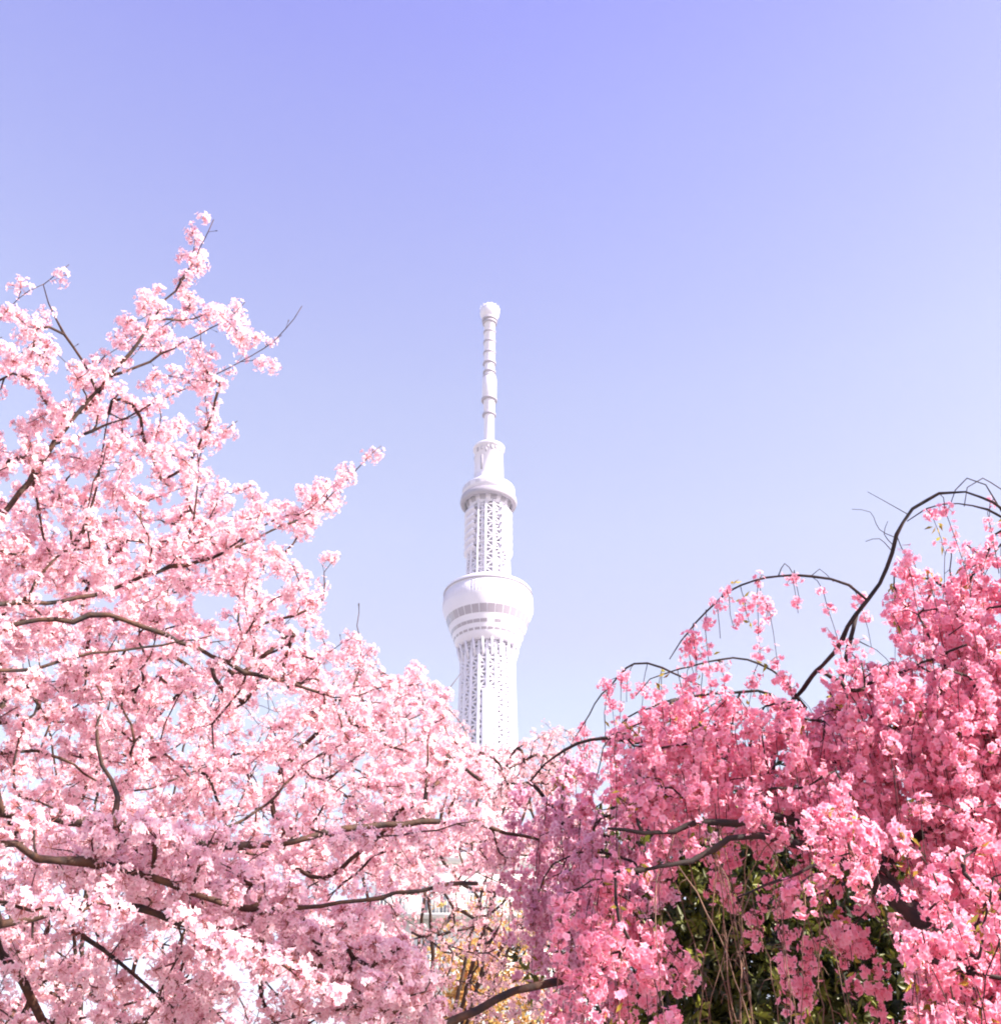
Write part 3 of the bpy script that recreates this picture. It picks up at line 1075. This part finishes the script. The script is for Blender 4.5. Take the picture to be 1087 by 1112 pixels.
for i in range(nmain):
    wo = wood[i].build('branch', M_bark2, wroot, True)
    if bl[i] or bf[i]:
        c = np.concatenate(bl[i] or [np.zeros((0, 3))])
        tot += len(c)
        fb = Buf()
        clusters(fb, c, 0.042 * rng.uniform(0.7, 1.3, len(c)), 9, 0.019, ROSE if i in (4, 7, 15) else DEEP, hang=0.4, double=True)
        if bf[i]:
            c = np.concatenate(bf[i])
            clusters(fb, c, 0.030 * rng.uniform(0.7, 1.4, len(c)), 5.5, 0.0165, DEEP, hang=0.5, double=True)
        fb.build('blossoms', M_petal, wo)
    if lf[i]:
        c = np.repeat(np.concatenate(lf[i]), 3, axis=0)
        c = c + rng.normal(size=c.shape) * 0.015
        d = unit(len(c)); d[:, 2] -= 0.5
        d /= np.linalg.norm(d, axis=1)[:, None]
        fb = Buf()
        cc = np.array([0.30, 0.30, 0.06])[None] * rng.uniform(0.6, 1.3, (len(c), 1)) + np.array([0.12, 0, 0])[None] * rng.random((len(c), 1))
        leaves(fb, c, d, 0.045, 0.016, cc)
        fb.build('young_leaves', M_leaf2, wo)
# long bare shoots hanging in front of the dark evergreen
M_shoot = mat('young_shoots', (0.10, 0.05, 0.04), 0.7, (0.24, 0.13, 0.08), 9.0)
wkids = [o for o in wroot.children if o.name.startswith('branch')]
for bi, (i, n) in enumerate(((5, 8), (6, 10), (8, 7), (14, 6), (16, 7))):
    sb = Buf()
    p = sk.paths[i]['pts']
    for k in range(n):
        a_ = p[rng.integers(len(p) // 4, len(p) - 1)]
        L = rng.uniform(0.7, 1.5)
        m = int(L / 0.07)
        t = np.linspace(0, 1, m)[:, None]
        o2 = rng.normal(size=3) * 0.12; o2[2] = 0
        q = a_ + o2 * (1 - (1 - t) ** 2) * 1.6 + np.array([0, 0, -1.0]) * L * t ** 1.15
        q[1:] += np.cumsum(rng.normal(size=(m - 1, 3)) * 0.008, axis=0)
        tube(sb, q, np.linspace(0.0026, 0.0012, m), 5)
        for j in range(int(m * 0.5)):
            c0 = q[rng.integers(1, m - 1)]
            d_ = unit(1)[0]; d_[2] = -abs(d_[2])
            tube(sb, [c0, c0 + d_ * 0.03, c0 + d_ * 0.05 + np.array([0, 0, -0.03])], [0.0016, 0.0014, 0.001], 4)
    sb.build('hanging_shoots', M_shoot, wkids[i])
print('weeping clusters', tot, 'paths', len(sk.paths))


# ------------------------------------------------------------------ leafy trees behind
def leafy(name, label, base, crown_c, crown_r, n_sprig, leaf, wd, cfun, bark, mleaf, nlimb=8, per=9, tr=0.16):
    base = np.array(base, float)
    root = empty(name, base)
    tag(root, label, 'tree' if 'tree' in name else 'shrub')
    top = np.array([crown_c[0], crown_c[1], crown_c[2]])
    tb = Buf()
    tp = spline([base, base * 0.6 + top * 0.4 + rng.normal(size=3) * 0.1, top], 0.2)
    tube(tb, tp, np.linspace(tr, tr * 0.4, len(tp)), 10)
    s2 = Skeleton()
    s2.add_path(tp, None, 0, 0.01, (tr * 0.8, tr * 0.3))
    d = unit(n_sprig)
    rad = rng.uniform(0.15, 1.0, n_sprig) ** 0.55
    # lumpy crown
    lob = 1 + 0.22 * np.sin(d[:, 0] * 5 + 1) * np.cos(d[:, 2] * 6) + 0.12 * np.sin(d[:, 1] * 9)
    pts = top + d * np.array(crown_r) * (rad * lob)[:, None]
    pts = pts[pts[:, 2] > 0.4]
    s2.grow(pts, step=0.2, wig=0.02, rtip=0.004)
    s2.radii()
    for p in s2.paths[1:]:
        tube(tb, p['pts'], p['r'], 4)
    tb.build('trunk', bark, root, True)
    ends = np.array([p['pts'][-1] for p in s2.paths[1:]])
    edir = np.array([p['pts'][-1] - p['pts'][-2] for p in s2.paths[1:]])
    edir /= np.linalg.norm(edir, axis=1)[:, None]
    sub = rng.integers(3, 7, len(ends))
    idx0 = np.repeat(np.arange(len(ends)), sub)
    sp_c = ends[idx0] + rng.normal(size=(len(idx0), 3)) * leaf * 1.6
    idx = np.repeat(np.arange(len(idx0)), per)
    dd = unit(len(idx)) + edir[idx0[idx]] * 0.6 + np.array([0, 0, 0.25])
    dd /= np.linalg.norm(dd, axis=1)[:, None]
    fb = Buf()
    tone = rng.uniform(0, 1, len(idx0))[idx]
    leaves(fb, sp_c[idx] + dd * leaf * 0.1, dd, leaf, wd, cfun(tone, len(idx)))
    fb.build('crown', mleaf, root)
    return root


def green(t, n):
    c = np.array([0.008, 0.014, 0.006])[None] * (1 - t[:, None] ** 1.6) + np.array([0.18, 0.19, 0.025])[None] * t[:, None] ** 1.6  # brighter yellow-green sprigs are coloured as if sunlit among the dark ones
    return c * rng.uniform(0.7, 1.3, (n, 1))


def gold(t, n):
    c = np.array([0.66, 0.30, 0.12])[None] * (1 - t[:, None]) + np.array([0.60, 0.50, 0.18])[None] * t[:, None]
    return c * rng.uniform(0.7, 1.2, (n, 1))


ec = P(850, 1030, 9.6)
leafy('evergreen_tree', 'dark broadleaf evergreen tree showing through gaps behind the weeping cherry', (ec[0], ec[1], 0), ec, (1.55, 1.1, 1.15), 900, 0.10, 0.034, green, M_bark3, M_leaf, per=10)
gc = P(530, 1085, 15.0)
leafy('maple_tree', 'small tree with fresh orange and yellow-green spring leaves in front of the white building', (gc[0], gc[1], 0), gc, (0.95, 0.8, 1.15), 260, 0.075, 0.03, gold, M_bark3, M_leaf2, per=7, tr=0.08)

# ------------------------------------------------------------------ spring haze
hb = Buf()
box(hb, (0, 2000, 339), (5000, 5000, 680))
hm = bpy.data.materials.new('air')
hm.use_nodes = True
t = hm.node_tree
t.nodes.clear()
o_ = t.nodes.new('ShaderNodeOutputMaterial')
pv = t.nodes.new('ShaderNodeVolumePrincipled')
pv.inputs['Color'].default_value = (0.93, 0.92, 1.0, 1)
pv.inputs['Density'].default_value = 0.00013
pv.inputs['Anisotropy'].default_value = 0.1
t.links.new(pv.outputs[0], o_.inputs['Volume'])
tag(hb.build('haze', hm), kind='stuff')
C.cycles.volume_bounces = 0
